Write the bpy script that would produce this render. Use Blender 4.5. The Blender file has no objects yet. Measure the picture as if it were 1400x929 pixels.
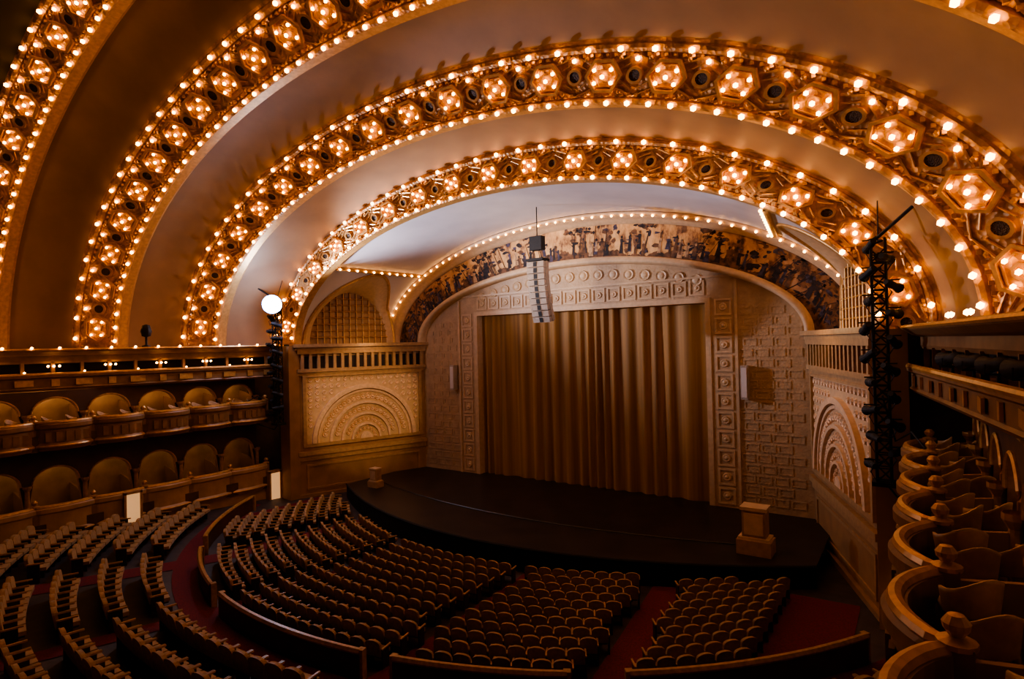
import bpy, math, random
import numpy as np
from mathutils import Matrix, Vector
random.seed(3)
pi=math.pi
sc=bpy.context.scene

# ------------------------------------------------------------ materials
def mat(name,col,rough=0.6,metal=0.0,bs=0,bd=0.0,var=0.0,vs=3.0,emit=None,es=0,sheen=0):
    m=bpy.data.materials.new(name); m.use_nodes=True
    nt=m.node_tree; b=nt.nodes['Principled BSDF']
    b.inputs['Roughness'].default_value=rough; b.inputs['Metallic'].default_value=metal
    c=(col[0],col[1],col[2],1)
    b.inputs['Base Color'].default_value=c
    if sheen: b.inputs['Sheen Weight'].default_value=sheen
    if var or bs:
        tc=nt.nodes.new('ShaderNodeTexCoord')
    if var:
        n=nt.nodes.new('ShaderNodeTexNoise'); n.inputs['Scale'].default_value=vs; n.inputs['Detail'].default_value=5
        r=nt.nodes.new('ShaderNodeValToRGB')
        r.color_ramp.elements[0].position=0.35; r.color_ramp.elements[1].position=0.65
        r.color_ramp.elements[0].color=(c[0]*(1-var),c[1]*(1-var),c[2]*(1-var),1)
        r.color_ramp.elements[1].color=(min(1,c[0]*(1+var)),min(1,c[1]*(1+var)),min(1,c[2]*(1+var)),1)
        nt.links.new(tc.outputs['Object'],n.inputs['Vector']); nt.links.new(n.outputs['Fac'],r.inputs['Fac'])
        nt.links.new(r.outputs['Color'],b.inputs['Base Color'])
    if bs:
        n2=nt.nodes.new('ShaderNodeTexVoronoi'); n2.inputs['Scale'].default_value=bs
        bp=nt.nodes.new('ShaderNodeBump'); bp.inputs['Strength'].default_value=bd; bp.inputs['Distance'].default_value=0.05
        nt.links.new(tc.outputs['Object'],n2.inputs['Vector']); nt.links.new(n2.outputs['Distance'],bp.inputs['Height'])
        nt.links.new(bp.outputs['Normal'],b.inputs['Normal'])
    if emit:
        b.inputs['Emission Color'].default_value=(*emit,1); b.inputs['Emission Strength'].default_value=es
    return m
M={}
M['gold']=mat('gilded_plaster',(0.50,0.26,0.085),0.45,0.25,bs=7,bd=0.7,var=0.3,vs=4)
M['goldtrim']=mat('gold_trim',(0.56,0.31,0.10),0.38,0.35,var=0.15,vs=6)
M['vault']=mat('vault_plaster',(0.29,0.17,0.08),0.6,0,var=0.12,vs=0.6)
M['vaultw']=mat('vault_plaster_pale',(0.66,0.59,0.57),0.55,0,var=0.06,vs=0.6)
M['cream']=mat('cream_plaster',(0.50,0.33,0.185),0.55,0,bs=9,bd=0.25,var=0.10,vs=2)
M['creamtrim']=mat('cream_trim',(0.60,0.41,0.24),0.5,0,var=0.08,vs=5)
M['orgtrim']=mat('organ_wall_trim',(0.42,0.25,0.115),0.5,0,var=0.12,vs=5)
M['fan']=mat('organ_fan_plaster',(0.74,0.50,0.31),0.5,0,var=0.10,vs=5)
M['tan']=mat('tan_wall_paint',(0.36,0.20,0.085),0.6,0,var=0.12,vs=1.5)
M['alcove']=mat('alcove_back_wall',(0.52,0.34,0.19),0.6,0,var=0.15,vs=1.5)
M['boxtan']=mat('box_front_plaster',(0.26,0.14,0.058),0.5,0,var=0.15,vs=3)
M['boxlow']=mat('lower_box_front_plaster',(0.42,0.25,0.11),0.55,0,var=0.12,vs=2)
M['brown']=mat('brown_wall',(0.09,0.042,0.02),0.6,0,var=0.2,vs=2)
M['dark']=mat('dark_void',(0.02,0.012,0.009),0.8)
M['hole']=mat('vent_grille_black',(0.055,0.028,0.014),0.6,0.2,bs=30,bd=0.8)
M['black']=mat('black_metal',(0.013,0.012,0.014),0.7,0.1,var=0.2,vs=8)
M['stage']=mat('stage_floor_black',(0.016,0.010,0.009),0.42,0,var=0.5,vs=0.8)
M['skirt']=mat('stage_skirt_black',(0.006,0.006,0.008),0.7,0,var=0.2)
M['floor']=mat('floor_grey',(0.05,0.036,0.036),0.6,0,var=0.3,vs=2)
M['carpet']=mat('red_carpet',(0.13,0.010,0.018),0.9,0,var=0.3,vs=20)
M['seat']=mat('seat_upholstery',(0.35,0.215,0.085),0.75,0,var=0.15,vs=10,sheen=0.3)
M['seatb']=mat('seat_back_shell',(0.31,0.18,0.07),0.5,0,var=0.2,vs=10)
M['seatd']=mat('seat_shell_dark',(0.03,0.018,0.012),0.5,0,var=0.2,vs=10)
M['wood']=mat('seat_wood_gold',(0.40,0.23,0.08),0.35,0,var=0.2,vs=9)
M['ivory']=mat('ivory_chair',(0.50,0.33,0.19),0.45,0,var=0.1,vs=9)
M['spk']=mat('speaker_grey',(0.46,0.36,0.28),0.5,0.0,bs=60,bd=0.5,var=0.08,vs=10)
M['bulb']=mat('incandescent_bulb',(1,0.8,0.5),0.4,0,emit=(1,0.46,0.125),es=18)
M['lens']=mat('spotlight_lens',(0.8,0.9,1),0.3,0,emit=(0.72,0.82,1.0),es=200)
M['lenshalo']=mat('spotlight_halo_rim',(0.3,0.4,0.8),0.3,0,emit=(0.25,0.38,1.0),es=5)  # glow put into the rim colour, standing in for the lamp's blue halo
M['doorlit']=mat('lit_doorway',(0.7,0.5,0.3),0.5,0,emit=(1,0.55,0.24),es=.55)
M['mdark']=mat('mural_dark_figures',(0.022,0.014,0.016),0.8,0,var=0.7,vs=5)
M['mblue']=mat('mural_blue_robes',(0.05,0.04,0.065),0.8,0,var=0.7,vs=5)
M['mcream']=mat('mural_pale_robes',(0.42,0.25,0.13),0.8,0,var=0.5,vs=5)
M['mbrown']=mat('mural_brown_ground',(0.13,0.06,0.026),0.8,0,var=0.7,vs=4)

# ------------------------------------------------------------ mesh builder
class MB:
    def __init__(s): s.v=[];s.f=[];s.m=[];s.tf=None
    def add(s,vs,fs,m=0):
        o=len(s.v)
        if s.tf: vs=[s.tf(*p) for p in vs]
        s.v.extend([tuple(p) for p in vs])
        for f in fs: s.f.append(tuple(i+o for i in f)); s.m.append(m)
    def box(s,x0,x1,y0,y1,z0,z1,m=0):
        s.add([(x0,y0,z0),(x1,y0,z0),(x1,y1,z0),(x0,y1,z0),(x0,y0,z1),(x1,y0,z1),(x1,y1,z1),(x0,y1,z1)],
              [(0,3,2,1),(4,5,6,7),(0,1,5,4),(1,2,6,5),(2,3,7,6),(3,0,4,7)],m)
    def obox(s,c,ax,ay,az,m=0):
        c=Vector(c);ax=Vector(ax);ay=Vector(ay);az=Vector(az)
        p=[c+i*ax+j*ay+k*az for k in(-1,1) for j in(-1,1) for i in(-1,1)]
        s.add(p,[(0,2,3,1),(4,5,7,6),(0,1,5,4),(1,3,7,5),(3,2,6,7),(2,0,4,6)],m)
    def grid(s,P,m=0,filt=None,closed=False):
        n=len(P);k=len(P[0]);vs=[p for r in P for p in r];fs=[]
        for i in range(n-1+(1 if closed else 0)):
            for j in range(k-1):
                q=(i*k+j,i*k+j+1,((i+1)%n)*k+j+1,((i+1)%n)*k+j)
                if filt and not filt([vs[a] for a in q]): continue
                fs.append(q)
        s.add(vs,fs,m)
    def tube(s,path,r,m=0,n=6,closed=False):
        path=[Vector(p) for p in path];P=[]
        L=len(path)
        for i,p in enumerate(path):
            a=path[(i-1)%L] if (i>0 or closed) else p
            b=path[(i+1)%L] if (i<L-1 or closed) else p
            t=(b-a).normalized()
            up=Vector((0,0,1)) if abs(t.z)<0.9 else Vector((0,1,0))
            u=t.cross(up).normalized();w=t.cross(u)
            P.append([p+r*(math.cos(2*pi*k/n)*u+math.sin(2*pi*k/n)*w) for k in range(n+1)])
        s.grid(P,m,closed=closed)
    def prism(s,poly,off,m=0,capped=True):
        n=len(poly);off=Vector(off)
        vs=[Vector(p) for p in poly]+[Vector(p)+off for p in poly]
        fs=[(i,(i+1)%n,(i+1)%n+n,i+n) for i in range(n)]
        if capped: fs+= [tuple(range(n,2*n)),tuple(reversed(range(n)))]
        s.add(vs,fs,m)
    def frame(s,outer,inner,off,m=0):
        n=len(outer);off=Vector(off)
        o=[Vector(p) for p in outer];i_=[Vector(p) for p in inner]
        vs=o+i_+[p+off for p in o]+[p+off for p in i_]
        fs=[]
        for i in range(n):
            j=(i+1)%n
            fs+=[(2*n+i,2*n+j,3*n+j,3*n+i),(i,j,2*n+j,2*n+i),(n+j,n+i,3*n+i,3*n+j)]
        s.add(vs,fs,m)
    def lathe(s,c,prof,m=0,n=14,axis='z'):
        P=[]
        for k in range(n+1):
            a=2*pi*k/n
            row=[]
            for r,h in prof:
                if axis=='z': row.append((c[0]+r*math.cos(a),c[1]+r*math.sin(a),c[2]+h))
                else: row.append((c[0]+r*math.cos(a),c[1]+h,c[2]+r*math.sin(a)))
            P.append(row)
        s.grid(P,m)
    def can(s,c,dirv,q,m=0):
        c=Vector(c);dirv=Vector(dirv).normalized();u=dirv.cross(Vector((0,0,1))).normalized();w=u.cross(dirv)
        s.grid([[c+dirv*tt*q+(u*math.cos(2*pi*k/12)+w*math.sin(2*pi*k/12))*rr*q for tt,rr in((-.3,.001),(-.3,.08),(-.1,.11),(.1,.10),(.3,.15),(.3,.001))] for k in range(13)],m)
    def obj(s,name,mats,smooth=False,parent=None):
        me=bpy.data.meshes.new(name); me.from_pydata(s.v,[],s.f)
        for m in mats: me.materials.append(M[m])
        me.polygons.foreach_set('material_index',s.m)
        if smooth: me.polygons.foreach_set('use_smooth',[True]*len(s.f))
        me.update()
        o=bpy.data.objects.new(name,me); sc.collection.objects.link(o)
        if parent: o.parent=parent
        return o
def empty(name):
    o=bpy.data.objects.new(name,None); sc.collection.objects.link(o); return o

Z0=8.45
def ell(E,t,dr=0,dy=0):
    y,a,b=E
    return Vector(((a+dr)*math.cos(t),y+dy,Z0+(b+dr)*math.sin(t)))
def sweep(mb,E,prof,m=0,n=140):
    mb.grid([[ell(E,pi*i/n,dr,dy) for dr,dy in prof] for i in range(n+1)],m)
def arc_ts(E,count,off=0.5):
    N=2000;ts=np.linspace(0,pi,N)
    x=E[1]*np.cos(ts);z=E[2]*np.sin(ts)
    L=np.concatenate([[0],np.cumsum(np.hypot(np.diff(x),np.diff(z)))])
    return [float(np.interp((i+off)/count*L[-1],L,ts)) for i in range(count)],L[-1]

bulbs=[]
CAMY=-29.3
def Y(D): return CAMY+D
ARCH=[((Y(21.4),14.75,6.7),(Y(21.2),16.35,8.35)),
      ((Y(18.0),17.05,8.55),(Y(16.7),18.8,10.1)),
      ((Y(14.0),19.8,10.8),(Y(12.4),21.5,12.5)),
      ((Y(9.8),23.3,14.0),(Y(8.5),25.0,15.7))]
A1=(-1.2,14.1,6.65)

# ------------------------------------------------------------ decorative arches
def build_arch(k,E0,E1):
    mb=MB()
    n=160
    def S(t,s,h=0):
        p=ell(E0,t)*(1-s)+ell(E1,t)*s
        if h:
            T=(ell(E0,t+.01)-ell(E0,t-.01)).normalized(); R=(ell(E1,t)-ell(E0,t)).normalized()
            N=T.cross(R).normalized()
            if N.y>0: N=-N
            p=p+N*h
        return p
    prof=[(0,-.25),(0,.10),(.05,.16),(.10,.12),(.12,.02),(.80,.02),(.82,.10),(.88,.14),(.93,.10),(.95,.02),(1,.0)]
    mb.grid([[S(pi*i/n,s,h) for s,h in prof] for i in range(n+1)],0)
    mb.grid([[ell(E0,pi*i/n,0,0),ell(E0,pi*i/n,-.03,.35),ell(E0,pi*i/n,.12,.5)] for i in range(n+1)],1)
    W=(ell(E1,pi/2)-ell(E0,pi/2)).length
    Emid=((E0[0]+E1[0])/2,(E0[1]+E1[1])/2,(E0[2]+E1[2])/2)
    ts,L=arc_ts(Emid,2)
    cnt=int(round(L/2.15)); ts,L=arc_ts(Emid,cnt)
    sm=0.46
    def fr(t):
        T=(S(t+.01,sm)-S(t-.01,sm)).normalized(); R=(S(t,1)-S(t,0)).normalized()
        N=T.cross(R).normalized()
        if N.y>0: N=-N
        return S(t,sm),T,R,N
    for i,t in enumerate(ts):
        c,T,R,N=fr(t)
        hr=W*0.29
        def hexa(a1,a2): return [c+N*.02+ (T*math.cos(a)*hr*a1+R*math.sin(a)*hr*a2) for a in [pi/3*q for q in range(6)]]
        mb.frame(hexa(1.14,1.05),hexa(.96,.86),N*.12,1)
        mb.frame(hexa(.84,.74),hexa(.76,.66),N*.06,1)
        mb.frame(hexa(.40,.36),hexa(.28,.24),N*.07,1)
        for a in [pi/6,pi-pi/6,pi+pi/6,-pi/6]:
            bulbs.append((c+N*.15+(T*math.cos(a)*hr*.60+R*math.sin(a)*hr*.72),.055))
        bulbs.append((c+N*.17,.062))
    ts2,_=arc_ts(Emid,cnt,1.0)
    ts2=[0.012]+ts2
    for t in ts2:
        if t>pi-.001: continue
        c,T,R,N=fr(t)
        pr=W*.095
        ro=[c+N*.02+(T*math.cos(a)+R*math.sin(a))*pr*1.45 for a in [2*pi*q/16 for q in range(16)]]
        ri=[c+N*.02+(T*math.cos(a)+R*math.sin(a))*pr for a in [2*pi*q/16 for q in range(16)]]
        mb.frame(ro,ri,N*.07,1)
        mb.prism([p+N*.005 for p in ri],N*.03,2)
        for sg in(-1,1):
            for q in(-1,1):
                a=c+R*(sg*W*.33)+N*.06; b=c+T*q*.66+R*sg*W*.20+N*.06
                mb.tube([a,b],.035,1,4)
                mb.tube([c+R*sg*W*.2+T*q*.12+N*.05,c+T*q*.5+R*sg*W*.09+N*.05],.028,1,4)
                mb.lathe(tuple(c+R*sg*W*.27+T*q*.5+N*.05),[(.09,0),(.06,-.05),(.001,-.07)],1,6,'y')
    for t in arc_ts(Emid,cnt*8)[0]:
        p=S(t,.15,.05); mb.obox(p,(.05,0,0),(0,.05,0),(0,0,.05),1)
        p=S(t,.77,.05); mb.obox(p,(.05,0,0),(0,.05,0),(0,0,.05),1)
    mb.obj('lighted_ceiling_arch',['gold','goldtrim','hole'])
    t0,L0=arc_ts(E0,3); n0=int(L0/.74); t0,_=arc_ts(E0,n0)
    for t in t0: bulbs.append((S(t,.05,.24),.074))
    n1=cnt*2; t1,_=arc_ts(E1,n1)
    for t in t1: bulbs.append((S(t,.88,.22),.078))
    if k>=1:
        for t in arc_ts(E1,cnt,0.0)[0]: bulbs.append((S(max(t,.01),.72,.12),.062))
for k,(a,b) in enumerate(ARCH): build_arch(k,a,b)

# ------------------------------------------------------------ vaults
def loft(mb,E0,E1,m=0,nt=180,ns=12,filt=None,sag=0.0):
    P=[]
    for i in range(nt+1):
        t=pi*i/nt;row=[]
        for j in range(ns+1):
            s=j/ns
            row.append(ell(E0,t)*(1-s)+ell(E1,t)*s+Vector((math.cos(t),0,math.sin(t)))*sag*math.sin(pi*s))
        P.append(row)
    mb.grid(P,m,filt)
E2=(ARCH[0][0][0]+.5,14.87,6.8)
NC=-4.35;NR=2.95;NH=4.15
def inniche(y,z):
    q=1-((y-NC)/NR)**2
    return q>0 and (z-Z0)<NH*math.sqrt(q)
def vf(q):
    y=sum(p[1] for p in q)/4;z=sum(p[2] for p in q)/4
    return not inniche(y,z)
mb=MB(); loft(mb,A1,E2,0,460,110,vf)
mb.obj('ceiling_vault_pale',['vaultw'],True)
def vx(y,z):
    s=(y-A1[0])/(E2[0]-A1[0]);a=A1[1]*(1-s)+E2[1]*s;b=A1[2]*(1-s)+E2[2]*s
    q=max(0,1-((z-Z0)/b)**2);return a*math.sqrt(q)
for sg in(-1,1):
    mb=MB();P=[];edge=[]
    nn=48
    for i in range(nn+1):
        a=pi*i/nn
        y=NC-NR*math.cos(a);z=Z0+NH*math.sin(a)
        x0=vx(y,z)-.03
        y1=NC-(NR*.80)*math.cos(a); z1=Z0+NH*.78*math.sin(a)
        wx1=11.8+2.9*(-y1/7.9)+.75
        x0=min(x0,wx1-.1)
        row=[]
        for j in range(7):
            s=j/6; e=math.sin(s*pi/2)
            row.append((sg*(x0*(1-s)+wx1*s),y*(1-e)+y1*e,z*(1-e)+z1*e))
        P.append(row);edge.append(Vector((sg*x0,y,z)))
    mb.grid(P,0)
    mb.tube(edge,.10,1,6)
    pan=[Vector(r[-1]) for r in P]
    mb.add(pan,[tuple(range(len(pan)))],2)
    for i in range(1,12):
        y=NC-NR*.8+NR*1.6*i/12
        zt=Z0+NH*.78*math.sqrt(max(0,1-((y-NC)/(NR*.8))**2))
        x=sg*(11.8+2.9*(-y/7.9)+.66)
        mb.tube([(x,y,Z0),(x,y,zt)],.045,1,4)
    for i in range(1,8):
        z=Z0+NH*.78*i/8.0
        h=NR*.8*math.sqrt(1-((z-Z0)/(NH*.78))**2)
        ya,yb=NC-h,NC+h
        mb.tube([(sg*(11.8+2.9*(-ya/7.9)+.66),ya,z),(sg*(11.8+2.9*(-yb/7.9)+.66),yb,z)],.045,1,4)
    mb.obj('vault_niche_grille',['creamtrim','goldtrim','tan'],True)
    l=bpy.data.lights.new('niche_uplight','POINT');l.energy=50;l.color=(1,.6,.28);l.shadow_soft_size=.1
    lo=bpy.data.objects.new('niche_uplight',l);lo.location=(sg*11.9,-4.4,Z0+.25);sc.collection.objects.link(lo)
    mb=MB()
    zt=Z0+NH+.12
    mb.tube([(sg*(vx(y,zt)-.12),y,zt) for y in np.linspace(-1.3,-7.4,14)],.12,0,8)
    mb.obj('trim_1',['goldtrim'])
    for y in np.linspace(-1.6,-7.3,11): bulbs.append((Vector((sg*(vx(y,zt)-.27),y,zt-.06)),.055))
mb=MB()
loft(mb,ARCH[0][1],(ARCH[1][0][0]+.5,17.17,8.67),0,sag=.15)
mb.obj('ceiling_vault',['vault'],True)
mb=MB(); loft(mb,ARCH[1][1],(ARCH[2][0][0]+.5,19.92,10.92),0,sag=.2); mb.obj('ceiling_vault',['vault'],True)
mb=MB(); loft(mb,ARCH[2][1],(ARCH[3][0][0]+.5,23.42,14.12),0,sag=.2); mb.obj('ceiling_vault',['vault'],True)
mb=MB(); loft(mb,ARCH[3][1],(-36,25.6,16.2),0); mb.obj('ceiling',['dark'],True)

# ------------------------------------------------------------ first arch + mural
mb=MB()
sweep(mb,(-.35,13.75,6.15),[(-.02,.1),(-.02,-.12),(.12,-.2),(.2,-.55),(.3,-.85),(.42,-.9),(.5,-.8),(.5,0)],0)
mb.obj('lighted_proscenium_arch',['creamtrim'],True)
E=(-1.25,14.0,6.4);n=int(arc_ts(E,3)[1]/.56)
for t in arc_ts(E,n)[0]: bulbs.append((ell(E,t),.052))
mm=bpy.data.materials.new('mural_painting');mm.use_nodes=True;nt=mm.node_tree;b=nt.nodes['Principled BSDF'];b.inputs['Roughness'].default_value=.75
tc=nt.nodes.new('ShaderNodeTexCoord');mp=nt.nodes.new('ShaderNodeMapping');mp.inputs['Scale'].default_value=(1.5,1,.8)
nt.links.new(tc.outputs['Object'],mp.inputs['Vector'])
n1=nt.nodes.new('ShaderNodeTexNoise');n1.inputs['Scale'].default_value=1.0;n1.inputs['Detail'].default_value=9;n1.inputs['Roughness'].default_value=.66
nt.links.new(mp.outputs['Vector'],n1.inputs['Vector'])
r1=nt.nodes.new('ShaderNodeValToRGB');cr=r1.color_ramp
cr.elements[0].position=.34;cr.elements[0].color=(.06,.03,.02,1)
cr.elements[1].position=.62;cr.elements[1].color=(.80,.48,.21,1)
e=cr.elements.new(.42);e.color=(.26,.12,.05,1)
e=cr.elements.new(.48);e.color=(.56,.30,.11,1)
nt.links.new(n1.outputs['Fac'],r1.inputs['Fac'])
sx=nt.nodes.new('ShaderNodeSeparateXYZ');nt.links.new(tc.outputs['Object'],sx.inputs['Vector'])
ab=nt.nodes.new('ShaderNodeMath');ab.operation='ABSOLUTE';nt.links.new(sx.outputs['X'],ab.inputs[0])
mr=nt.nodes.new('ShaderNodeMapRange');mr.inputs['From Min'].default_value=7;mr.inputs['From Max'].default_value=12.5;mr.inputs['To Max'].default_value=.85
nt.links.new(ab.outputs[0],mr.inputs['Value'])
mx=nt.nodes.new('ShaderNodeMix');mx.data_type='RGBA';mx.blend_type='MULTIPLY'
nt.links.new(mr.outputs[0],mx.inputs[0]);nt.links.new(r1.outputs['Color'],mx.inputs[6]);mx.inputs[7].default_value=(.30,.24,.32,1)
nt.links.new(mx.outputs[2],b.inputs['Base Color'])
M['mural']=mm
def MP(t,s,n=0): return Vector(((11.9*(1-s)+13.8*s)*math.cos(t),-.3-n,Z0+(4.3*(1-s)+6.2*s)*math.sin(t)))
mb=MB()
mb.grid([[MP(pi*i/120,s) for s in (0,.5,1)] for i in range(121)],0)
rnd=random.Random(11)
gp=[]
for i in range(481):
    t=pi*i/480; h=.20+.07*math.sin(t*9)+.05*math.sin(t*23+1)+.04*math.sin(t*71)+rnd.uniform(-.03,.03)
    gp.append([MP(t,0,.006),MP(t,max(.05,h),.006)])
mb.grid(gp,4)
Em=(0,12.8,5.2)
def blob(t,s,rx,rz,m,n,lay):
    c=MP(t,s,lay);pts=[]
    T=(MP(t+.01,s)-MP(t-.01,s)).normalized()*-1; R=(MP(t,1)-MP(t,0)).normalized()
    for q in range(n):
        a=2*pi*q/n; k=1+rnd.uniform(-.35,.35)
        pts.append(c+T*rx*k*math.cos(a)+R*rz*k*math.sin(a))
    mb.add(pts,[tuple(range(n))],m)
for i in range(400):
    u=rnd.random(); t=pi*(u**2.1*.5)
    if i%2: t=pi-t
    blob(t,rnd.uniform(.15,.93),rnd.uniform(.06,.24),rnd.uniform(.05,.17),rnd.choice([1,1,2,4,4]),9,.008+i*.00001)
for i in range(40):
    t=rnd.uniform(.15,pi-.15); T=(MP(t+.01,.5)-MP(t-.01,.5)).normalized()
    w=rnd.uniform(.015,.035)
    a=MP(t,.05,.013);b=MP(t+rnd.uniform(-.01,.01),rnd.uniform(.7,1.0),.013)
    mb.add([a-T*w,a+T*w,b+T*w*.6,b-T*w*.6],[(0,1,2,3)],rnd.choice([1,4]))
    for j in range(5): blob(t+rnd.uniform(-.02,.02),rnd.uniform(.72,.95),rnd.uniform(.05,.14),rnd.uniform(.04,.10),rnd.choice([1,4,4]),8,.0135+j*.0001)
for i,t in enumerate(arc_ts(Em,120)[0]):
    if math.sin(i*.6)+rnd.random()*1.3<.0: continue
    t+=rnd.uniform(-.012,.012)
    T=(MP(t+.01,.5)-MP(t-.01,.5)).normalized(); R=Vector((0,0,1))*.6+(MP(t,1)-MP(t,0)).normalized()*.4; R.normalize()
    b=MP(t,rnd.uniform(.03,.28),.016+i*.00002); H=rnd.uniform(.65,1.0); w=rnd.uniform(.08,.16)
    m=rnd.choice([1,1,2,3,4,4] if abs(math.cos(t))<.6 else [1,1,2,4])
    pr=[(-w,0),(w,0),(w*.75,.35*H),(w*.55,.55*H),(w*.85,.76*H),(w*.3,.82*H),(-w*.3,.82*H),(-w*.85,.76*H),(-w*.55,.55*H),(-w*.8,.35*H)]
    mb.add([b+T*x+R*z for x,z in pr],[tuple(range(len(pr)))],m)
    hc=b+R*.91*H+Vector((0,-.002,0)); 
    mb.add([hc+T*.06*math.cos(a)+R*.08*math.sin(a) for a in [2*pi*q/8 for q in range(8)]],[tuple(range(8))],rnd.choice([1,4,3]))
    if rnd.random()<.5:
        q=rnd.choice([-1,1])
        mb.add([b+T*q*w*.7+R*.72*H+Vector((0,-.003,0)),b+T*q*(w+.2)+R*H*rnd.uniform(.6,1.0)+Vector((0,-.003,0)),b+T*q*w*.6+R*.62*H+Vector((0,-.003,0))],[(0,1,2)],m)
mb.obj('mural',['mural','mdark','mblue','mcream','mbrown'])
mb=MB()
sweep(mb,(0,11.6,4.0),[(0,.3),(0,-.32),(.06,-.5),(.18,-.55),(.28,-.45),(.36,-.45),(.42,-.3),(.42,0)],0)
mb.obj('trim_2',['creamtrim'],True)

# ------------------------------------------------------------ proscenium wall
CW=7.15;CH=10.0
mb=MB()
def zt(x): return Z0+4.2*math.sqrt(max(0,1-(x/11.85)**2))
xs=list(np.linspace(-11.85,-CW,24));
mb.grid([[(x,0,-.2),(x,0,zt(x))] for x in xs],0)
mb.grid([[(-x,0,-.2),(-x,0,zt(x))] for x in xs],0)
mb.grid([[(x,0,CH),(x,0,zt(x))] for x in np.linspace(-CW,CW,40)],0)
mb.box(-CW-.25,-CW,-.06,.7,0,CH+.25,1);mb.box(CW,CW+.25,-.06,.7,0,CH+.25,1);mb.box(-CW,CW,-.06,.7,CH,CH+.25,1)
def sq(cx,cz,h,w=None,r=True,d=.05,bw=.09):
    w=w or h
    o=[Vector((cx-w,0,cz-h)),Vector((cx+w,0,cz-h)),Vector((cx+w,0,cz+h)),Vector((cx-w,0,cz+h))]
    i=[Vector((cx-w+bw,0,cz-h+bw)),Vector((cx+w-bw,0,cz-h+bw)),Vector((cx+w-bw,0,cz+h-bw)),Vector((cx-w+bw,0,cz+h-bw))]
    mb.frame(o,i,(0,-d,0),1 if r else 0)
    if r:
        mb.lathe((cx,-.0,cz),[(h*.5,0),(h*.42,-.06),(h*.25,-.05),(h*.12,-.09),(0.001,-.1)],1,10,'y')
for s in(-1,1):
    for i in range(11): sq(s*8.0,.55+i*.92,.40)
    for i in range(19):
        z=.5+i*.5
        for j in range(4):
            x=9.0+j*.72+(.2 if i%2 else 0)
            if x+.3<11.6 and z+.2<zt(x+.3)-.3: sq(s*x,z,.19,.31,False,.03,.06)
    mb.box(s*8.62-.06,s*8.62+.06,-.1,0,0,zt(8.6)-.3,1)
for i in range(16):
    x=-6.75+i*.9; sq(x,10.75,.38)
    mb.lathe((x,0,zt(x)-.75),[(.30,0),(.28,-.07),(.2,-.03),(.1,-.08),(.001,-.09)],1,12,'y')
mb.box(-8.6,8.6,-.09,0,11.22,11.32,1)
mb.obj('wall_proscenium',['cream','creamtrim'])

# curtain
mc=bpy.data.materials.new('velvet_gold_curtain');mc.use_nodes=True;nt=mc.node_tree;b=nt.nodes['Principled BSDF']
b.inputs['Roughness'].default_value=.7;b.inputs['Sheen Weight'].default_value=.4;b.inputs['Sheen Tint'].default_value=(1,.65,.3,1)
tc=nt.nodes.new('ShaderNodeTexCoord');mp=nt.nodes.new('ShaderNodeMapping');mp.inputs['Scale'].default_value=(3,1,.06)
n1=nt.nodes.new('ShaderNodeTexNoise');n1.inputs['Scale'].default_value=1.5;n1.inputs['Detail'].default_value=4
r1=nt.nodes.new('ShaderNodeValToRGB');r1.color_ramp.elements[0].position=.3;r1.color_ramp.elements[1].position=.7
r1.color_ramp.elements[0].color=(.21,.095,.020,1);r1.color_ramp.elements[1].color=(.42,.205,.045,1)
nt.links.new(tc.outputs['Object'],mp.inputs['Vector']);nt.links.new(mp.outputs['Vector'],n1.inputs['Vector'])
nt.links.new(n1.outputs['Fac'],r1.inputs['Fac']);nt.links.new(r1.outputs['Color'],b.inputs['Base Color'])
M['curtain']=mc
mb=MB();P=[]
NX=640
ph=0;offs=[]
for i in range(NX+1):
    x=-CW+2*CW*i/NX
    ph+=.19+.06*math.sin(x*1.7)+.05*math.sin(x*.63+1)
    offs.append(ph)
for i in range(NX+1):
    x=-CW+2*CW*i/NX;row=[]
    for z in np.linspace(.02,CH,9):
        amp=.13*(1-.4*z/CH)
        row.append((x,.42+amp*math.sin(offs[i])+.05*math.sin(offs[i]*.37+z*.2),z))
    P.append(row)
mb.grid(P,0);mb.obj('stage_curtain',['curtain'],True)

# ------------------------------------------------------------ stage
def ap(x): return -10+3.6*(x/12)**2
mb=MB()
xs=np.linspace(-12.6,12.6,60)
mb.grid([[(x,ap(x),0),(x,1.6,0)] for x in xs],0)
mb.grid([[(x,ap(x)-.06,-1.1),(x,ap(x)-.06,.0)] for x in xs],1)
mb.tube([(x,ap(x)-.05,-.02) for x in xs],.06,1,6)
mb.tube([(x,ap(x)*.62-.4,.02) for x in np.linspace(-11,11,40)],.03,0,4)
mb.obj('stage',['stage','skirt'])

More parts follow.
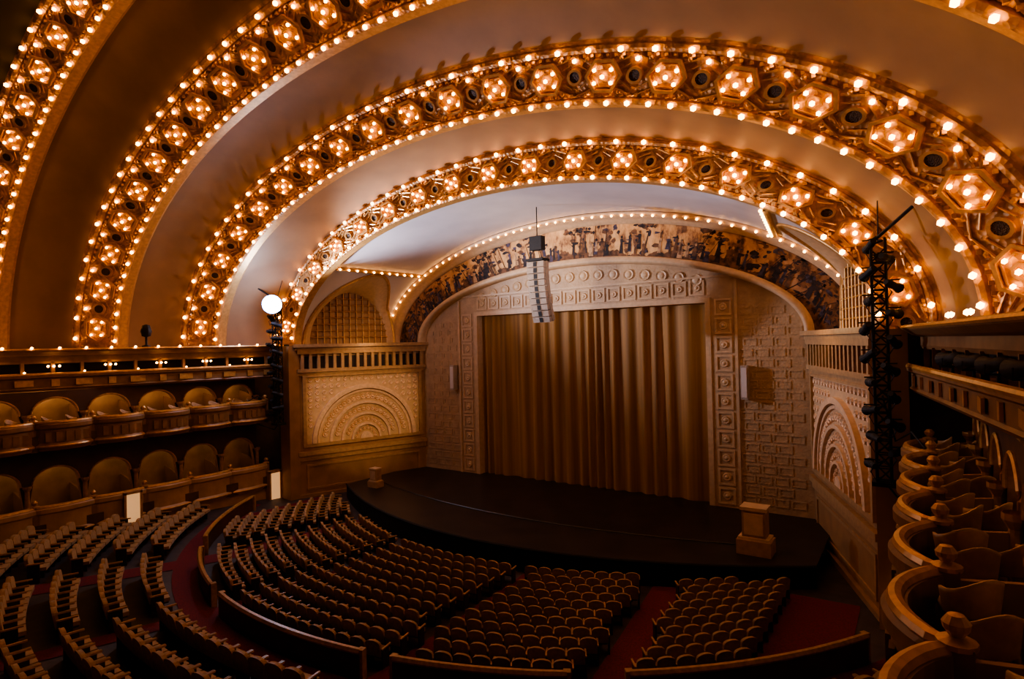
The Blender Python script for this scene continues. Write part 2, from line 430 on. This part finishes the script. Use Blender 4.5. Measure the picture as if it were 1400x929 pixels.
# ------------------------------------------------------------ organ side walls with fan relief
for s in(-1,1):
    d=Vector((s*2.9,-7.9,0)).normalized();nrm=Vector((-s*7.9,-2.9,0)).normalized()
    org=Vector((s*11.8,0,0))
    mb=MB(); mb.tf=lambda u,n,z,d=d,nrm=nrm,org=org:(org+d*u+nrm*n+Vector((0,0,z)))
    Lw=8.42
    mb.box(0,Lw,-.5,0,-1.4,Z0-.1,0)
    mb.box(-.1,Lw+.25,-.6,.42,Z0-.2,Z0,1)
    mb.box(-.1,Lw+.15,-.6,.26,Z0-.38,Z0-.2,1)
    mb.box(0,Lw,0,.22,6.75,6.95,1)
    mb.box(0,Lw,0,.12,6.55,6.75,1)
    for i in range(17):
        u=.3+i*(Lw-.6)/16
        mb.box(u-.09,u+.09,0,.2,6.95,7.9,1)
    for i in range(16):
        u=.3+(i+.5)*(Lw-.6)/16
        mb.add([(u-.17,.02,6.97),(u+.17,.02,6.97),(u+.17,.02,7.7),(u-.17,.02,7.7)],[(0,1,2,3)],3)
    mb.box(0,Lw,0,.24,7.85,8.1,1)
    z0,z1=2.45,6.45;u0,u1=.5,Lw-.5
    mb.frame([Vector(p) for p in[(u0-.2,0,z0-.2),(u1+.2,0,z0-.2),(u1+.2,0,z1+.1),(u0-.2,0,z1+.1)]],
             [Vector(p) for p in[(u0,0,z0),(u1,0,z0),(u1,0,z1),(u0,0,z1)]],(0,.16,0),1)
    uc=(u0+u1)/2
    mb.box(u0,u1,0,.03,z0,z1,4)
    def half(r0,r1,h,m,nn=40):
        o=[Vector((uc+r1*math.cos(pi*i/nn),.03,z0+r1*math.sin(pi*i/nn))) for i in range(nn+1)]
        o2=[Vector((uc+r0*math.cos(pi*i/nn),.03,z0+r0*math.sin(pi*i/nn))) for i in range(nn+1)]
        mb.grid([[o[i],o[i]+Vector((0,h,0)),o2[i]+Vector((0,h,0)),o2[i]] for i in range(nn+1)],m)
    for r0,r1,h in[(3.15,3.4,.20),(2.95,3.08,.1),(2.2,2.35,.16),(1.5,1.62,.16),(.85,.97,.16),(.0,.4,.12)]:
        half(max(r0,.01),r1,h,2)
    for r,cn,q in[(2.65,26,.19),(1.9,20,.17),(1.22,14,.14),(.63,8,.11)]:
        for i in range(cn):
            a=pi*(i+.5)/cn
            cu,cz=uc+r*math.cos(a),z0+r*math.sin(a)
            if cz-q<z0: continue
            mb.lathe((cu,.03,cz),[(q,0),(q*.85,.09),(q*.5,.04),(q*.25,.1),(.001,.11)],2,8,'y')
    for i in range(17):
        for j in range(10):
            cu=u0+.25+i*(u1-u0-.5)/16;cz=z0+.3+j*.39
            if math.hypot(cu-uc,cz-z0)>3.56 and cz<z1-.1: 
                mb.lathe((cu,.03,cz),[(.15,0),(.12,.07),(.06,.03),(.001,.08)],2,6,'y')
    mb.box(0,Lw,0,.2,1.75,2.0,1);mb.box(0,Lw,0,.1,1.45,1.75,1)
    mb.box(0,Lw,0,.15,-1.4,-.55,0)
    for a,b_ in[(.5,Lw-.5)]:
        mb.frame([Vector(p) for p in[(a,0,-.3),(b_,0,-.3),(b_,0,1.2),(a,0,1.2)]],
             [Vector(p) for p in[(a+.12,0,-.18),(b_-.12,0,-.18),(b_-.12,0,1.08),(a+.12,0,1.08)]],(0,.06,0),1)
    mb.tf=None
    mb.obj('wall_organ_'+('left' if s<0 else 'right'),['tan','orgtrim','fan','dark','creamtrim'])
    mb=MB();mb.box(s*14.6 if s>0 else -15.5,s*14.6 if s<0 else 15.5,-8.5,-7.8,-1.4,Z0-.1,0)
    mb.obj('wall_pier_'+('left' if s<0 else 'right'),['tan'])

# ------------------------------------------------------------ floor
YC=-2.5;RR=16.7
def zf(x,y):
    r=math.hypot(x,y-YC);return -.95+max(0,r-8)*.03+max(0,r-16)*.075
mb=MB()
mb.grid([[(x,y,zf(x,y)) for y in np.linspace(-36,-2,70)] for x in np.linspace(-19,19,60)],0)
mb.obj('floor',['floor'],True)
mb=MB()
def strip(f,y0,y1,w,n=40):
    mb.grid([[(f(y)+q*w/2,y,zf(f(y)+q*w/2,y)+.02) for q in(-1,0,1)] for y in np.linspace(y0,y1,n)],0)
def aA(y): return 8.0+.14*(-8.5-y)
def aB(y): return 2.95+.09*(-8.5-y)
for s in(-1,1):
    strip(lambda y:s*aA(y),-7.8,-35,1.0,80)
    strip(lambda y:s*aB(y),-9.9,-35,.7,80)
    mb.grid([[(s*x,y,zf(x,y)+.02) for x in(11.6,12,13,14)] for y in np.linspace(-7,-13.6,16)],0)
mb.grid([[((r)*math.sin(a),YC-r*math.cos(a),zf(r*math.sin(a),YC-r*math.cos(a))+.025) for r in(RR+.15,RR+.6,RR+1.0)] for a in np.linspace(-1.1,1.1,80)],0)
mb.obj('aisle_carpet',['carpet'],True)

# ------------------------------------------------------------ theatre seats (one mass)
def seat_template():
    t=MB()
    N=7;pts=[(-.23,.36),(.23,.36),(.235,.72)]
    for i in range(1,N): 
        a=pi*i/N; pts.append((.235*math.cos(a),.72+.11*math.sin(a)))
    pts.append((-.235,.72))
    def rec(z): return -.20-.16*(z-.36)
    t.prism([Vector((x,rec(z),z)) for x,z in pts],(0,.07,0),0)
    t.prism([Vector((x*1.04,rec(z)-.035,z*1.0+.012)) for x,z in pts],(0,.035,0),3)
    t.box(-.22,.22,-.17,.25,.34,.44,0)
    t.box(-.2,.2,-.15,.22,.29,.34,1)
    for s in(-1,1):
        t.box(s*.26-.025,s*.26+.025,-.22,.2,.56,.60,2)
        t.box(s*.26-.02,s*.26+.02,-.2,.1,0,.56,1)
    return t
T=seat_template();tv=np.array(T.v);tfc=T.f;tm=T.m
SV=[];SF=[];SM=[];cnt=0
def put(x,y,z,ang,scl):
    global cnt
    c,s_=math.cos(ang),math.sin(ang)
    v=tv*scl
    w=np.stack([v[:,0]*c-v[:,1]*s_+x,v[:,0]*s_+v[:,1]*c+y,v[:,2]+z],1)
    SV.append(w);o=cnt*len(tv)
    for f in tfc: SF.append(tuple(i+o for i in f))
    SM.extend(tm);cnt+=1
rows=[8.75+.71*i for i in range(11)]
for ri,r in enumerate(rows):
    k=(15.75-r)*1.0
    rad=r+k; yc=YC+k
    sp=.52;n=int(rad*2.5/sp)
    for i in range(n+1):
        a=-1.25+i*sp/rad
        x=rad*math.sin(a);y=yc-rad*math.cos(a)
        if abs(x)>11.7 or y>ap(x)-.75 : continue
        if math.hypot(x,y-YC)>RR-.35: continue
        if abs(abs(x)-aA(y))<.72 or abs(abs(x)-aB(y))<.50: continue
        put(x,y,zf(x,y),a,.98)
rr=RR+1.6
while rr<28:
    sp=.60;n=int(rr*2.4/sp)
    for i in range(n+1):
        a=-1.2+i*sp/rr
        x=rr*math.sin(a);y=YC-rr*math.cos(a)
        if abs(x)>14.7 or y<-28.5 or y>-9.6: continue
        if abs(abs(x)-aA(y))<.8 or abs(abs(x)-aB(y))<.6: continue
        put(x,y,zf(x,y),a,1.20)
    rr+=1.22
me=bpy.data.meshes.new('theater_seats');me.from_pydata(np.concatenate(SV).tolist(),[],SF)
for m in('seat','seatd','wood','seatb'): me.materials.append(M[m])
me.polygons.foreach_set('material_index',SM);me.update()
o=bpy.data.objects.new('theater_seats',me);sc.collection.objects.link(o)

segs=[];cur=[]
for a in np.linspace(-1.12,1.12,300):
    x=RR*math.sin(a);y=YC-RR*math.cos(a)
    if abs(x)>14.4 or abs(abs(x)-aA(y))<.62 or abs(abs(x)-aB(y))<.45:
        if len(cur)>3: segs.append(cur)
        cur=[]
    else: cur.append((x,y,a))
if len(cur)>3: segs.append(cur)
for sg in segs:
    mb=MB()
    mb.grid([[(x,y,zf(x,y)),(x,y,zf(x,y)+.72),(x+.1*math.sin(a),y-.1*math.cos(a),zf(x,y)+.72),(x+.1*math.sin(a),y-.1*math.cos(a),zf(x,y))] for x,y,a in sg],0)
    for k in(0,-1):
        x,y,a=sg[k]; mb.obox((x,y,zf(x,y)+.38),(.09*math.cos(a),.09*math.sin(a),0),(.09*math.sin(a),-.09*math.cos(a),0),(0,0,.43),1)
    mb.tube([(x+.05*math.sin(a),y-.05*math.cos(a),zf(x,y)+.75) for x,y,a in sg],.09,1,6)
    mb.obj('seating_partition_rail',['brown','wood'])

# ------------------------------------------------------------ side boxes
BW=2.2;NB=9;BY=-9.2
def parx(y,am=.5):
    f=((BY-y)/BW)%1.0
    return 15.85-am*math.sin(pi*f)**.7
def edgex(y): return 15.5+.155*max(0,(-8.5-y))
def side(s):
    nm='left' if s<0 else 'right'
    root=empty('theater_box_tier_'+nm)
    ys=np.linspace(BY,BY-BW*NB,NB*14+1)
    for tier,(zb,zt_,zfl) in enumerate([(3.95,5.15,4.6),(.05,1.45,.75)]):
        am=.5 if tier==0 else .22
        mb=MB()
        P=[]
        for y in ys:
            x=parx(y,am)
            P.append([(s*(x+.05),y,zb),(s*(x-.05),y,zb+.25),(s*(x+.03),y,zb+.32),(s*(x+.03),y,zt_-.3),(s*(x-.06),y,zt_-.22),(s*(x-.06),y,zt_-.06),(s*x,y,zt_),(s*(x+.2),y,zt_),(s*(x+.2),y,zfl)])
        mb.grid(P,0 if tier==0 else 3)
        mb.tube([(s*(parx(y,am)+.08),y,zt_+.02) for y in ys],.09,1,8)
        mb.tube([(s*(parx(y,am)-.03),y,zb+.2) for y in ys],.06,1,6)
        for b in range(NB+1):
            y=BY-b*BW
            mb.box(s*15.95-.13,s*15.95+.13,y-.12,y+.12,zb-.05,zt_+.08,0)
            mb.lathe((s*15.95,y,zt_+.06),[(.17,0),(.17,.05),(.06,.09),(.11,.16),(.12,.22),(.07,.29),(.001,.31)],1,12)
            if b<NB and tier==0:
                for dy in(.4,.75,1.1,1.45,1.8):
                    yy=y-dy;x=parx(yy)
                    mb.obox((s*(x+.01),yy,(zb+zt_)/2),(.03,0,0),(0,.11,0),(0,0,.20),0)
        mb.box(min(s*15.75,s*18.9),max(s*15.75,s*18.9),BY-BW*NB,BY+.5,zb+.02,zfl,2)
        if tier==0: mb.box(min(s*16.95,s*18.9),max(s*16.95,s*18.9),BY-BW*NB,BY+.4,zfl,zfl+.2,2)
        mb.obj('box_parapet_'+str(tier+1),['boxtan','goldtrim','brown','boxlow'],False,root)
        mb=MB()
        for b in range(NB+1):
            y=BY-b*BW
            pr=[(16.05,zfl),(18.7,zfl),(18.7,zfl+1.15),(17.8,zfl+1.0),(17.0,zfl+.62),(16.05,zt_-.05)]
            mb.prism([Vector((s*px,y-.04,pz)) for px,pz in pr],(0,.08,0),0)
        ztop=6.5 if tier==0 else 3.9
        rad=.86;zs=(5.45 if tier==0 else 2.3)
        P=[];Q=[]
        for b in range(NB):
            yc=BY-(b+.5)*BW
            qs=sorted(set(list(np.linspace(-BW/2,BW/2,9))+[rad*math.cos(pi*k/20) for k in range(21)]))
            for q in qs:
                z=zfl if abs(q)>rad+.001 else zs+.82*math.sqrt(max(0,rad*rad-q*q))
                y=yc-q
                P.append([(s*16.95,y,z),(s*16.95,y,ztop)]);Q.append([(s*16.95,y,z),(s*17.2,y,z)])
        mb.grid(P,1,lambda q:abs(q[0][1]-q[3][1])<.4);mb.grid(Q,2)
        for b in range(NB):
            yc=BY-(b+.5)*BW
            mb.tube([(s*16.93,yc+(rad+.04)*math.cos(a),zs+(rad+.04)*.82*math.sin(a)) for a in np.linspace(0,pi,16)],.045,2,5)
        for b in range(NB+1):
            y=BY-b*BW
            mb.lathe((s*16.85,y,zfl),[(.16,0),(.16,.2),(.10,.26),(.09,zs-zfl-.2),(.17,zs-zfl-.06),(.17,zs-zfl+.04)],2,10)
        mb.box(min(s*18.6,s*18.8),max(s*18.6,s*18.8),BY-BW*NB,BY+.5,zfl,ztop,3)
        mb.obj('box_arcade_'+str(tier+1),['tan','brown','goldtrim','alcove'],False,root)
    mb=MB()
    mb.box(min(s*15.85,s*16.1),max(s*15.85,s*16.1),BY-BW*NB,-8.4,-1.4,.3,0)
    mb.obj('box_base',['boxlow','goldtrim'],False,root)
    mb=MB()
    yy=np.linspace(-8.3,-34,60)
    def prof(pts,m): mb.grid([[(s*(edgex(y)+dx),y,z) for dx,z in pts] for y in yy],m)
    prof([(2.2,6.5),(0.1,6.5),(0,6.6),(.05,6.66),(.05,7.05),(-.06,7.12),(-.06,7.22),(.2,7.25),(.2,7.22),(2,7.2)],0)
    prof([(.9,7.2),(.9,7.75)],1)
    prof([(1.0,7.75),(.35,7.75),(.3,7.85),(.3,8.1),(.1,8.16),(-.1,8.3),(-.15,8.42),(-.1,Z0),(.3,Z0),(9.5,Z0)],0)
    mb.tube([(s*edgex(y),y,7.24) for y in yy],.09,2,8)
    mb.tube([(s*(edgex(y)-.12),y,8.38) for y in yy],.06,2,6)
    for i in range(22):
        y=-9.1-i*1.1
        x=edgex(y)
        if i%2: mb.obox((s*(x+.03),y,6.86),(.03,0,0),(0,.16,0),(0,0,.16),2)
        else: mb.obox((s*(x+.03),y,6.86),(.03,0,0),(0,.36,0),(0,0,.14),2)
        mb.box(s*(x+.35)-.07,s*(x+.35)+.07,y-.07,y+.07,7.2,7.8,0)
    mb.obj('gallery_front',['boxtan','dark','goldtrim'],False,root)
    if s<0:
        for y in np.arange(-8.9,-30,-1.0): bulbs.append((Vector((s*(edgex(y)-.22),y,8.46)),.05))
        for i in range(9):
            y=-10.2-i*2.2
            for dy in(-.22,0,.22): bulbs.append((Vector((s*(edgex(y)+.2),y+dy,7.62)),.045))
            bulbs.append((Vector((s*(edgex(y)+.2),y-1.1,7.35)),.04))
    else:
        for y in (-11.5,-11.8,-13.2,-13.5): bulbs.append((Vector((s*(edgex(y)+.4),y,8.62)),.06))
    mb=MB()
    mb.box(min(s*18.95,s*19.2),max(s*18.95,s*19.2),-36,-8.0,-1.4,Z0-.5,0)
    mb.obj('wall_'+nm,['tan'])
    mb=MB();mb.box(min(s*15.3,s*19.2),max(s*15.3,s*19.2),-8.2,-8.0,-1.4,Z0-.1,0);mb.obj('wall_'+nm+'_end',['brown'])
    for b in range(NB):
        yc=BY-(b+.5)*BW
        for z,e in((6.25,15 if s<0 else 5),(3.3,10)):
            if s>0 and z<4: continue
            l=bpy.data.lights.new('box_sconce_light','POINT');l.energy=e;l.color=(1,.60,.30);l.shadow_soft_size=.1
            lo=bpy.data.objects.new('box_sconce_light',l);lo.location=(s*17.9,yc,z);sc.collection.objects.link(lo);lo.parent=root
for s in(-1,1): side(s)

def chair_mesh():
    t=MB()
    P=[]
    for i in range(13):
        a=pi*(-.05)+ (pi*1.1)*i/12 + pi
        h=.82-.18*abs(math.cos(a))**2
        rx,ry=.27,.25
        c,s_=math.cos(a),math.sin(a)
        P.append([(rx*c,ry*s_,.40),(rx*1.06*c,ry*1.1*s_,h-.04),(rx*1.12*c,ry*1.16*s_,h),(rx*1.24*c,ry*1.28*s_,h),(rx*1.22*c,ry*1.26*s_,h-.05),(rx*1.1*c,ry*1.1*s_,.36)])
    t.grid(P,0)
    t.lathe((0,.02,.36),[(.001,-.02),(.26,-.02),(.28,.03),(.26,.09),(.15,.11),(.001,.12)],1,16)
    for x in(-.19,.19):
        for y in(-.17,.2):
            t.add([(x-.025,y-.025,.36),(x+.025,y-.025,.36),(x+.025,y+.025,.36),(x-.025,y+.025,.36),(x*1.1-.015,y*1.15-.015,0),(x*1.1+.015,y*1.15-.015,0),(x*1.1+.015,y*1.15+.015,0),(x*1.1-.015,y*1.15+.015,0)],[(0,1,5,4),(1,2,6,5),(2,3,7,6),(3,0,4,7),(4,5,6,7)],0)
    return t
ct=chair_mesh().obj('box_chair',['ivory','seat'],True);cme=ct.data
bpy.data.objects.remove(ct)
for s in(-1,1):
    for b in range(NB):
        for (dx,dy,zz) in((16.15,.62,4.6),(16.2,1.52,4.6),(16.62,1.08,4.6),(17.35,.6,4.8),(17.35,1.55,4.8)):
            if s<0 and dx>16.5: continue
            y=BY-b*BW-dy+random.uniform(-.06,.06);x=s*(dx+random.uniform(-.04,.04))
            c=bpy.data.objects.new('box_chair',cme);sc.collection.objects.link(c)
            c.location=(x,y,zz);c.scale=(1.0,)*3
            c.rotation_euler[2]=math.atan2(x,-y+2)*1.2+random.uniform(-.4,.4)

for s,yy in((-1,-8.9),(-1,-16.5),(1,-8.9)):
    mb=MB();x=15.55
    z=zf(15,yy)
    mb.box(min(s*x,s*(x-.03)),max(s*x,s*(x-.03)),yy-.3,yy+.3,z,z+1.6,0)
    mb.box(min(s*x,s*(x-.08)),max(s*x,s*(x-.08)),yy-.4,yy-.3,z,z+1.7,1);mb.box(min(s*x,s*(x-.08)),max(s*x,s*(x-.08)),yy+.3,yy+.4,z,z+1.7,1)
    mb.box(min(s*x,s*(x-.08)),max(s*x,s*(x-.08)),yy-.4,yy+.4,z+1.6,z+1.72,1)
    mb.box(min(s*15.84,s*(x)),max(s*15.84,s*(x)),yy-.4,yy+.4,z,z+1.72,1)
    mb.obj('door_1',['doorlit','orgtrim'])

mb=MB();mb.box(-26,26,-36.3,-36,-1.5,26,0);mb.obj('wall_back',['brown'])

# ------------------------------------------------------------ lighting towers
def tower(s):
    mb=MB();cx,cy=s*14.85,-9.05;z0,z1=3.9,11.0;h=.18
    for a in(-h,h):
        for b in(-h,h): mb.tube([(cx+a,cy+b,z0),(cx+a,cy+b,z1)],.035,0,6)
    z=z0;k=0
    while z<z1-.3:
        q=z+.4
        for a,b,c,d in((-h,-h,h,-h),(h,-h,h,h),(h,h,-h,h),(-h,h,-h,-h)):
            mb.tube([(cx+a,cy+b,z),(cx+c,cy+d,q)],.022,0,4);mb.tube([(cx+a,cy+b,z),(cx+c,cy+d,z)],.022,0,4)
        z=q
    rnd=random.Random(5)
    z=4.4;k=0
    while z<10.9:
        sd=1 if k%2 else -1
        c=Vector((cx+sd*rnd.uniform(.18,.34),cy-.25,z));dirv=(sd*.35+rnd.uniform(-.2,.2),.8,rnd.uniform(-.45,.1))
        mb.can(c,dirv,1.0)
        mb.tube([c,c+Vector((-sd*.3,.1,.12)),Vector((cx,cy,z+.15))],.03,0,5)
        mb.box(c.x-.2,c.x+.2,c.y-.02,c.y+.02,z+.13,z+.17,0)
        mb.tube([(cx+sd*.2,cy-.2,z),(cx+sd*.32,cy-.3,z-.2),(cx+sd*.2,cy-.32,z-.42),(cx,cy-.25,z-.3)],.02,0,4)
        z+=.40;k+=1
    mb.tube([(cx-s*.1,cy,z1),(cx+s*.0,cy,z1+.05),(cx+s*.9,cy-.6,z1+.75)],.05,0,6)
    mb.tube([(cx,cy,z0+2.5),(cx+s*.3,cy-.1,z0+1.2),(cx+s*.7,cy-.9,z0+1.6),(cx+s*1.2,cy-1.9,z0+1.0)],.03,0,5)
    mb.tube([(cx,cy,z0),(cx+s*.3,cy-.1,z0-.4),(cx+s*.9,cy-.6,z0-.1),(cx+s*1.1,cy-1.5,4.3)],.03,0,5)
    mb.tube([(cx,cy,z1),(cx,cy+.4,z1+1.2)],.02,0,4)
    mb.box(cx-.3,cx+.3,cy-.3,cy+.3,z0-.12,z0,0)
    return mb.obj('lighting_truss_tower',['black'])
tower(-1);tower(1)
mb=MB()
c=Vector((-14.45,-9.6,10.75));dv=(Vector((12,-29,8.1))-c).normalized()
u=dv.cross(Vector((0,0,1))).normalized();w=u.cross(dv)
def ring(pts,m): mb.grid([[c+dv*tt+(u*math.cos(2*pi*q/20)+w*math.sin(2*pi*q/20))*rr for tt,rr in pts] for q in range(21)],m)
ring(((-.6,.001),(-.6,.2),(-.25,.3),(.0,.54),(.1,.56),(.1,.53)),0)
ring(((.09,.53),(.02,.36)),2)  # emissive ring drawn as the halo around the lens
ring(((.02,.36),(.16,.26),(.22,.001)),1)
mb.tube([c-dv*.2,Vector((-14.85,-9.05,10.4))],.04,0,6)
mb.obj('stage_spotlight',['black','lens','lenshalo'],True)
# small fixtures standing on the right gallery rail shelf
for y in(-13.2,-14.9,-16.4,-17.8):
    mb=MB();x=edgex(y)+.12
    mb.box(x-.12,x+.12,y-.12,y+.12,7.24,7.28,0);mb.tube([(x,y,7.28),(x,y,7.42)],.03,0,6)
    mb.tube([(x-.18,y,7.62),(x-.18,y,7.44),(x+.18,y,7.44),(x+.18,y,7.62)],.02,0,5)
    mb.can((x,y,7.62),(-.45,.85,-.1),1.15)
    mb.obj('gallery_stage_light',['black'],True)

# ------------------------------------------------------------ line array speaker
mb=MB()
cx,cy=0,-4.1;z=12.3;ang=.12
for i in range(10):
    hh=.30;ang-=.045
    f=Vector((0,-math.cos(ang),math.sin(ang)))
    up=Vector((0,math.sin(ang),math.cos(ang)))
    cc=Vector((cx,cy-.0+i*i*.006,z-hh/2))
    mb.obox(cc,(.50,0,0),f*.26,up*(hh/2-.012),0)
    mb.obox(cc+f*.265,(.10,0,0),f*.012,up*(hh/2-.03),1)
    for sx_ in(-.53,.53): mb.obox(cc+Vector((sx_,0,0)),(.02,0,0),f*.05,up*(hh/2+.01),0)
    z-=hh
mb.box(-.5,.5,cy-.35,cy+.35,12.34,12.46,1)
for a,b in((-.4,-.2),(.4,-.2),(0,.25)): mb.tube([(a,cy+b,12.4),(0,cy,13.3)],.02,1,4)
mb.tube([(0,cy,13.3),(0,cy,15.1)],.03,1,5);mb.box(-.35,.35,cy-.2,cy+.2,12.9,13.6,1)
mb.obj('line_array_speaker',['spk','black'])

for s in(-1,1):
    mb=MB();x,y=s*10.5,-5.7;q=1 if s>0 else .62
    mb.box(x-.62*q,x+.62*q,y-.45*q,y+.45*q,0.001,.55*q,0);mb.box(x-.56*q,x+.56*q,y-.4*q,y+.4*q,.55*q,.65*q,1)
    mb.box(x-.42*q,x+.42*q,y-.34*q,y+.34*q,.65*q,1.65*q,0);mb.box(x-.48*q,x+.48*q,y-.38*q,y+.38*q,1.65*q,1.78*q,1)
    mb.box(x-.34*q,x+.34*q,y-.37*q,y-.34*q,.75*q,1.55*q,1)
    mb.obj('stage_speaker_stack',['orgtrim','creamtrim'])
for s in(-1,1):
    mb=MB();mb.box(s*9.0-.16,s*9.0+.16,-.45,-.05,5.3,6.9,0);mb.box(s*9-.12,s*9+.12,-.47,-.45,5.4,6.8,1)
    mb.obj('wall_speaker',['spk','vaultw'])
mb=MB();x=-(edgex(-15.3)+.1)
mb.lathe((x,-15.3,Z0),[(.2,0),(.2,.06),(.05,.1),(.05,.5),(.2,.55),(.26,.8),(.17,1.1),(.001,1.15)],0,12)
mb.obj('gallery_light_fixture',['black'],True)

# ------------------------------------------------------------ bulbs: one object
bpy.ops.mesh.primitive_ico_sphere_add(subdivisions=1,radius=1);io=bpy.context.object
iv=np.array([v.co[:] for v in io.data.vertices]);if_=[tuple(p.vertices) for p in io.data.polygons]
bpy.data.objects.remove(io)
V=[];F=[]
for i,(p,r) in enumerate(bulbs):
    V.append(iv*(r*1.3)+np.array(p[:]));o=i*len(iv)
    F.extend([tuple(a+o for a in f) for f in if_])
me=bpy.data.meshes.new('arch_light_bulbs');me.from_pydata(np.concatenate(V).tolist(),[],F)
me.materials.append(M['bulb']);me.polygons.foreach_set('use_smooth',[True]*len(F));me.update()
o=bpy.data.objects.new('arch_light_bulbs',me);sc.collection.objects.link(o)
print('bulbs',len(bulbs),'seats',cnt)

# ------------------------------------------------------------ lamps
def spot(name,loc,tgt,e,col,ang,blend=.6,r=.3):
    l=bpy.data.lights.new(name,'SPOT');l.energy=e;l.color=col;l.spot_size=math.radians(ang);l.spot_blend=blend;l.shadow_soft_size=r
    o=bpy.data.objects.new(name,l);o.location=loc
    o.rotation_euler=(Vector(tgt)-Vector(loc)).to_track_quat('-Z','Y').to_euler();sc.collection.objects.link(o);return o
spot('cool_vault_spotlight',(-13.4,-9.8,10.9),(3,-4.2,15.2),13000,(.80,.80,1),80,.9)
spot('cool_vault_spotlight',(14.0,-9.6,10.9),(-1,-3.5,15.3),2000,(.85,.78,1),60,.9)
spot('proscenium_spotlight',(-6,-17,10.9),(0.5,0,13.8),4200,(1,.74,.48),34,1.0,.8)
spot('proscenium_spotlight',(6,-17,10.9),(-4.0,0,13.6),3200,(1,.74,.48),34,1.0,.8)
spot('organ_wall_spotlight',(6,-15,13.5),(-13.3,-4,4.6),7500,(1,.68,.40),21,.6)
l=bpy.data.lights.new('spotlight_spill','POINT');l.energy=420;l.color=(.50,.60,1);l.shadow_soft_size=.3
o=bpy.data.objects.new('spotlight_spill',l);o.location=(-14.0,-10.4,10.9);sc.collection.objects.link(o)

w=bpy.data.worlds.new('World');sc.world=w;w.use_nodes=True
w.node_tree.nodes['Background'].inputs[0].default_value=(.9,.45,.2,1);w.node_tree.nodes['Background'].inputs[1].default_value=.03

# ------------------------------------------------------------ camera
cam=bpy.data.cameras.new('camera');cam.sensor_width=36;cam.lens=800/1400*36;cam.clip_start=.05;cam.clip_end=200
co=bpy.data.objects.new('camera',cam);sc.collection.objects.link(co)
co.matrix_world=Matrix.Translation((15.7,CAMY,8.14))@Matrix.Rotation(math.radians(34.6),4,'Z')@Matrix.Rotation(math.radians(90.5),4,'X')@Matrix.Rotation(math.radians(-1.3),4,'Z')
sc.camera=co
sc.view_settings.view_transform='AgX'
sc.view_settings.look='AgX - Medium High Contrast'
sc.view_settings.exposure=0
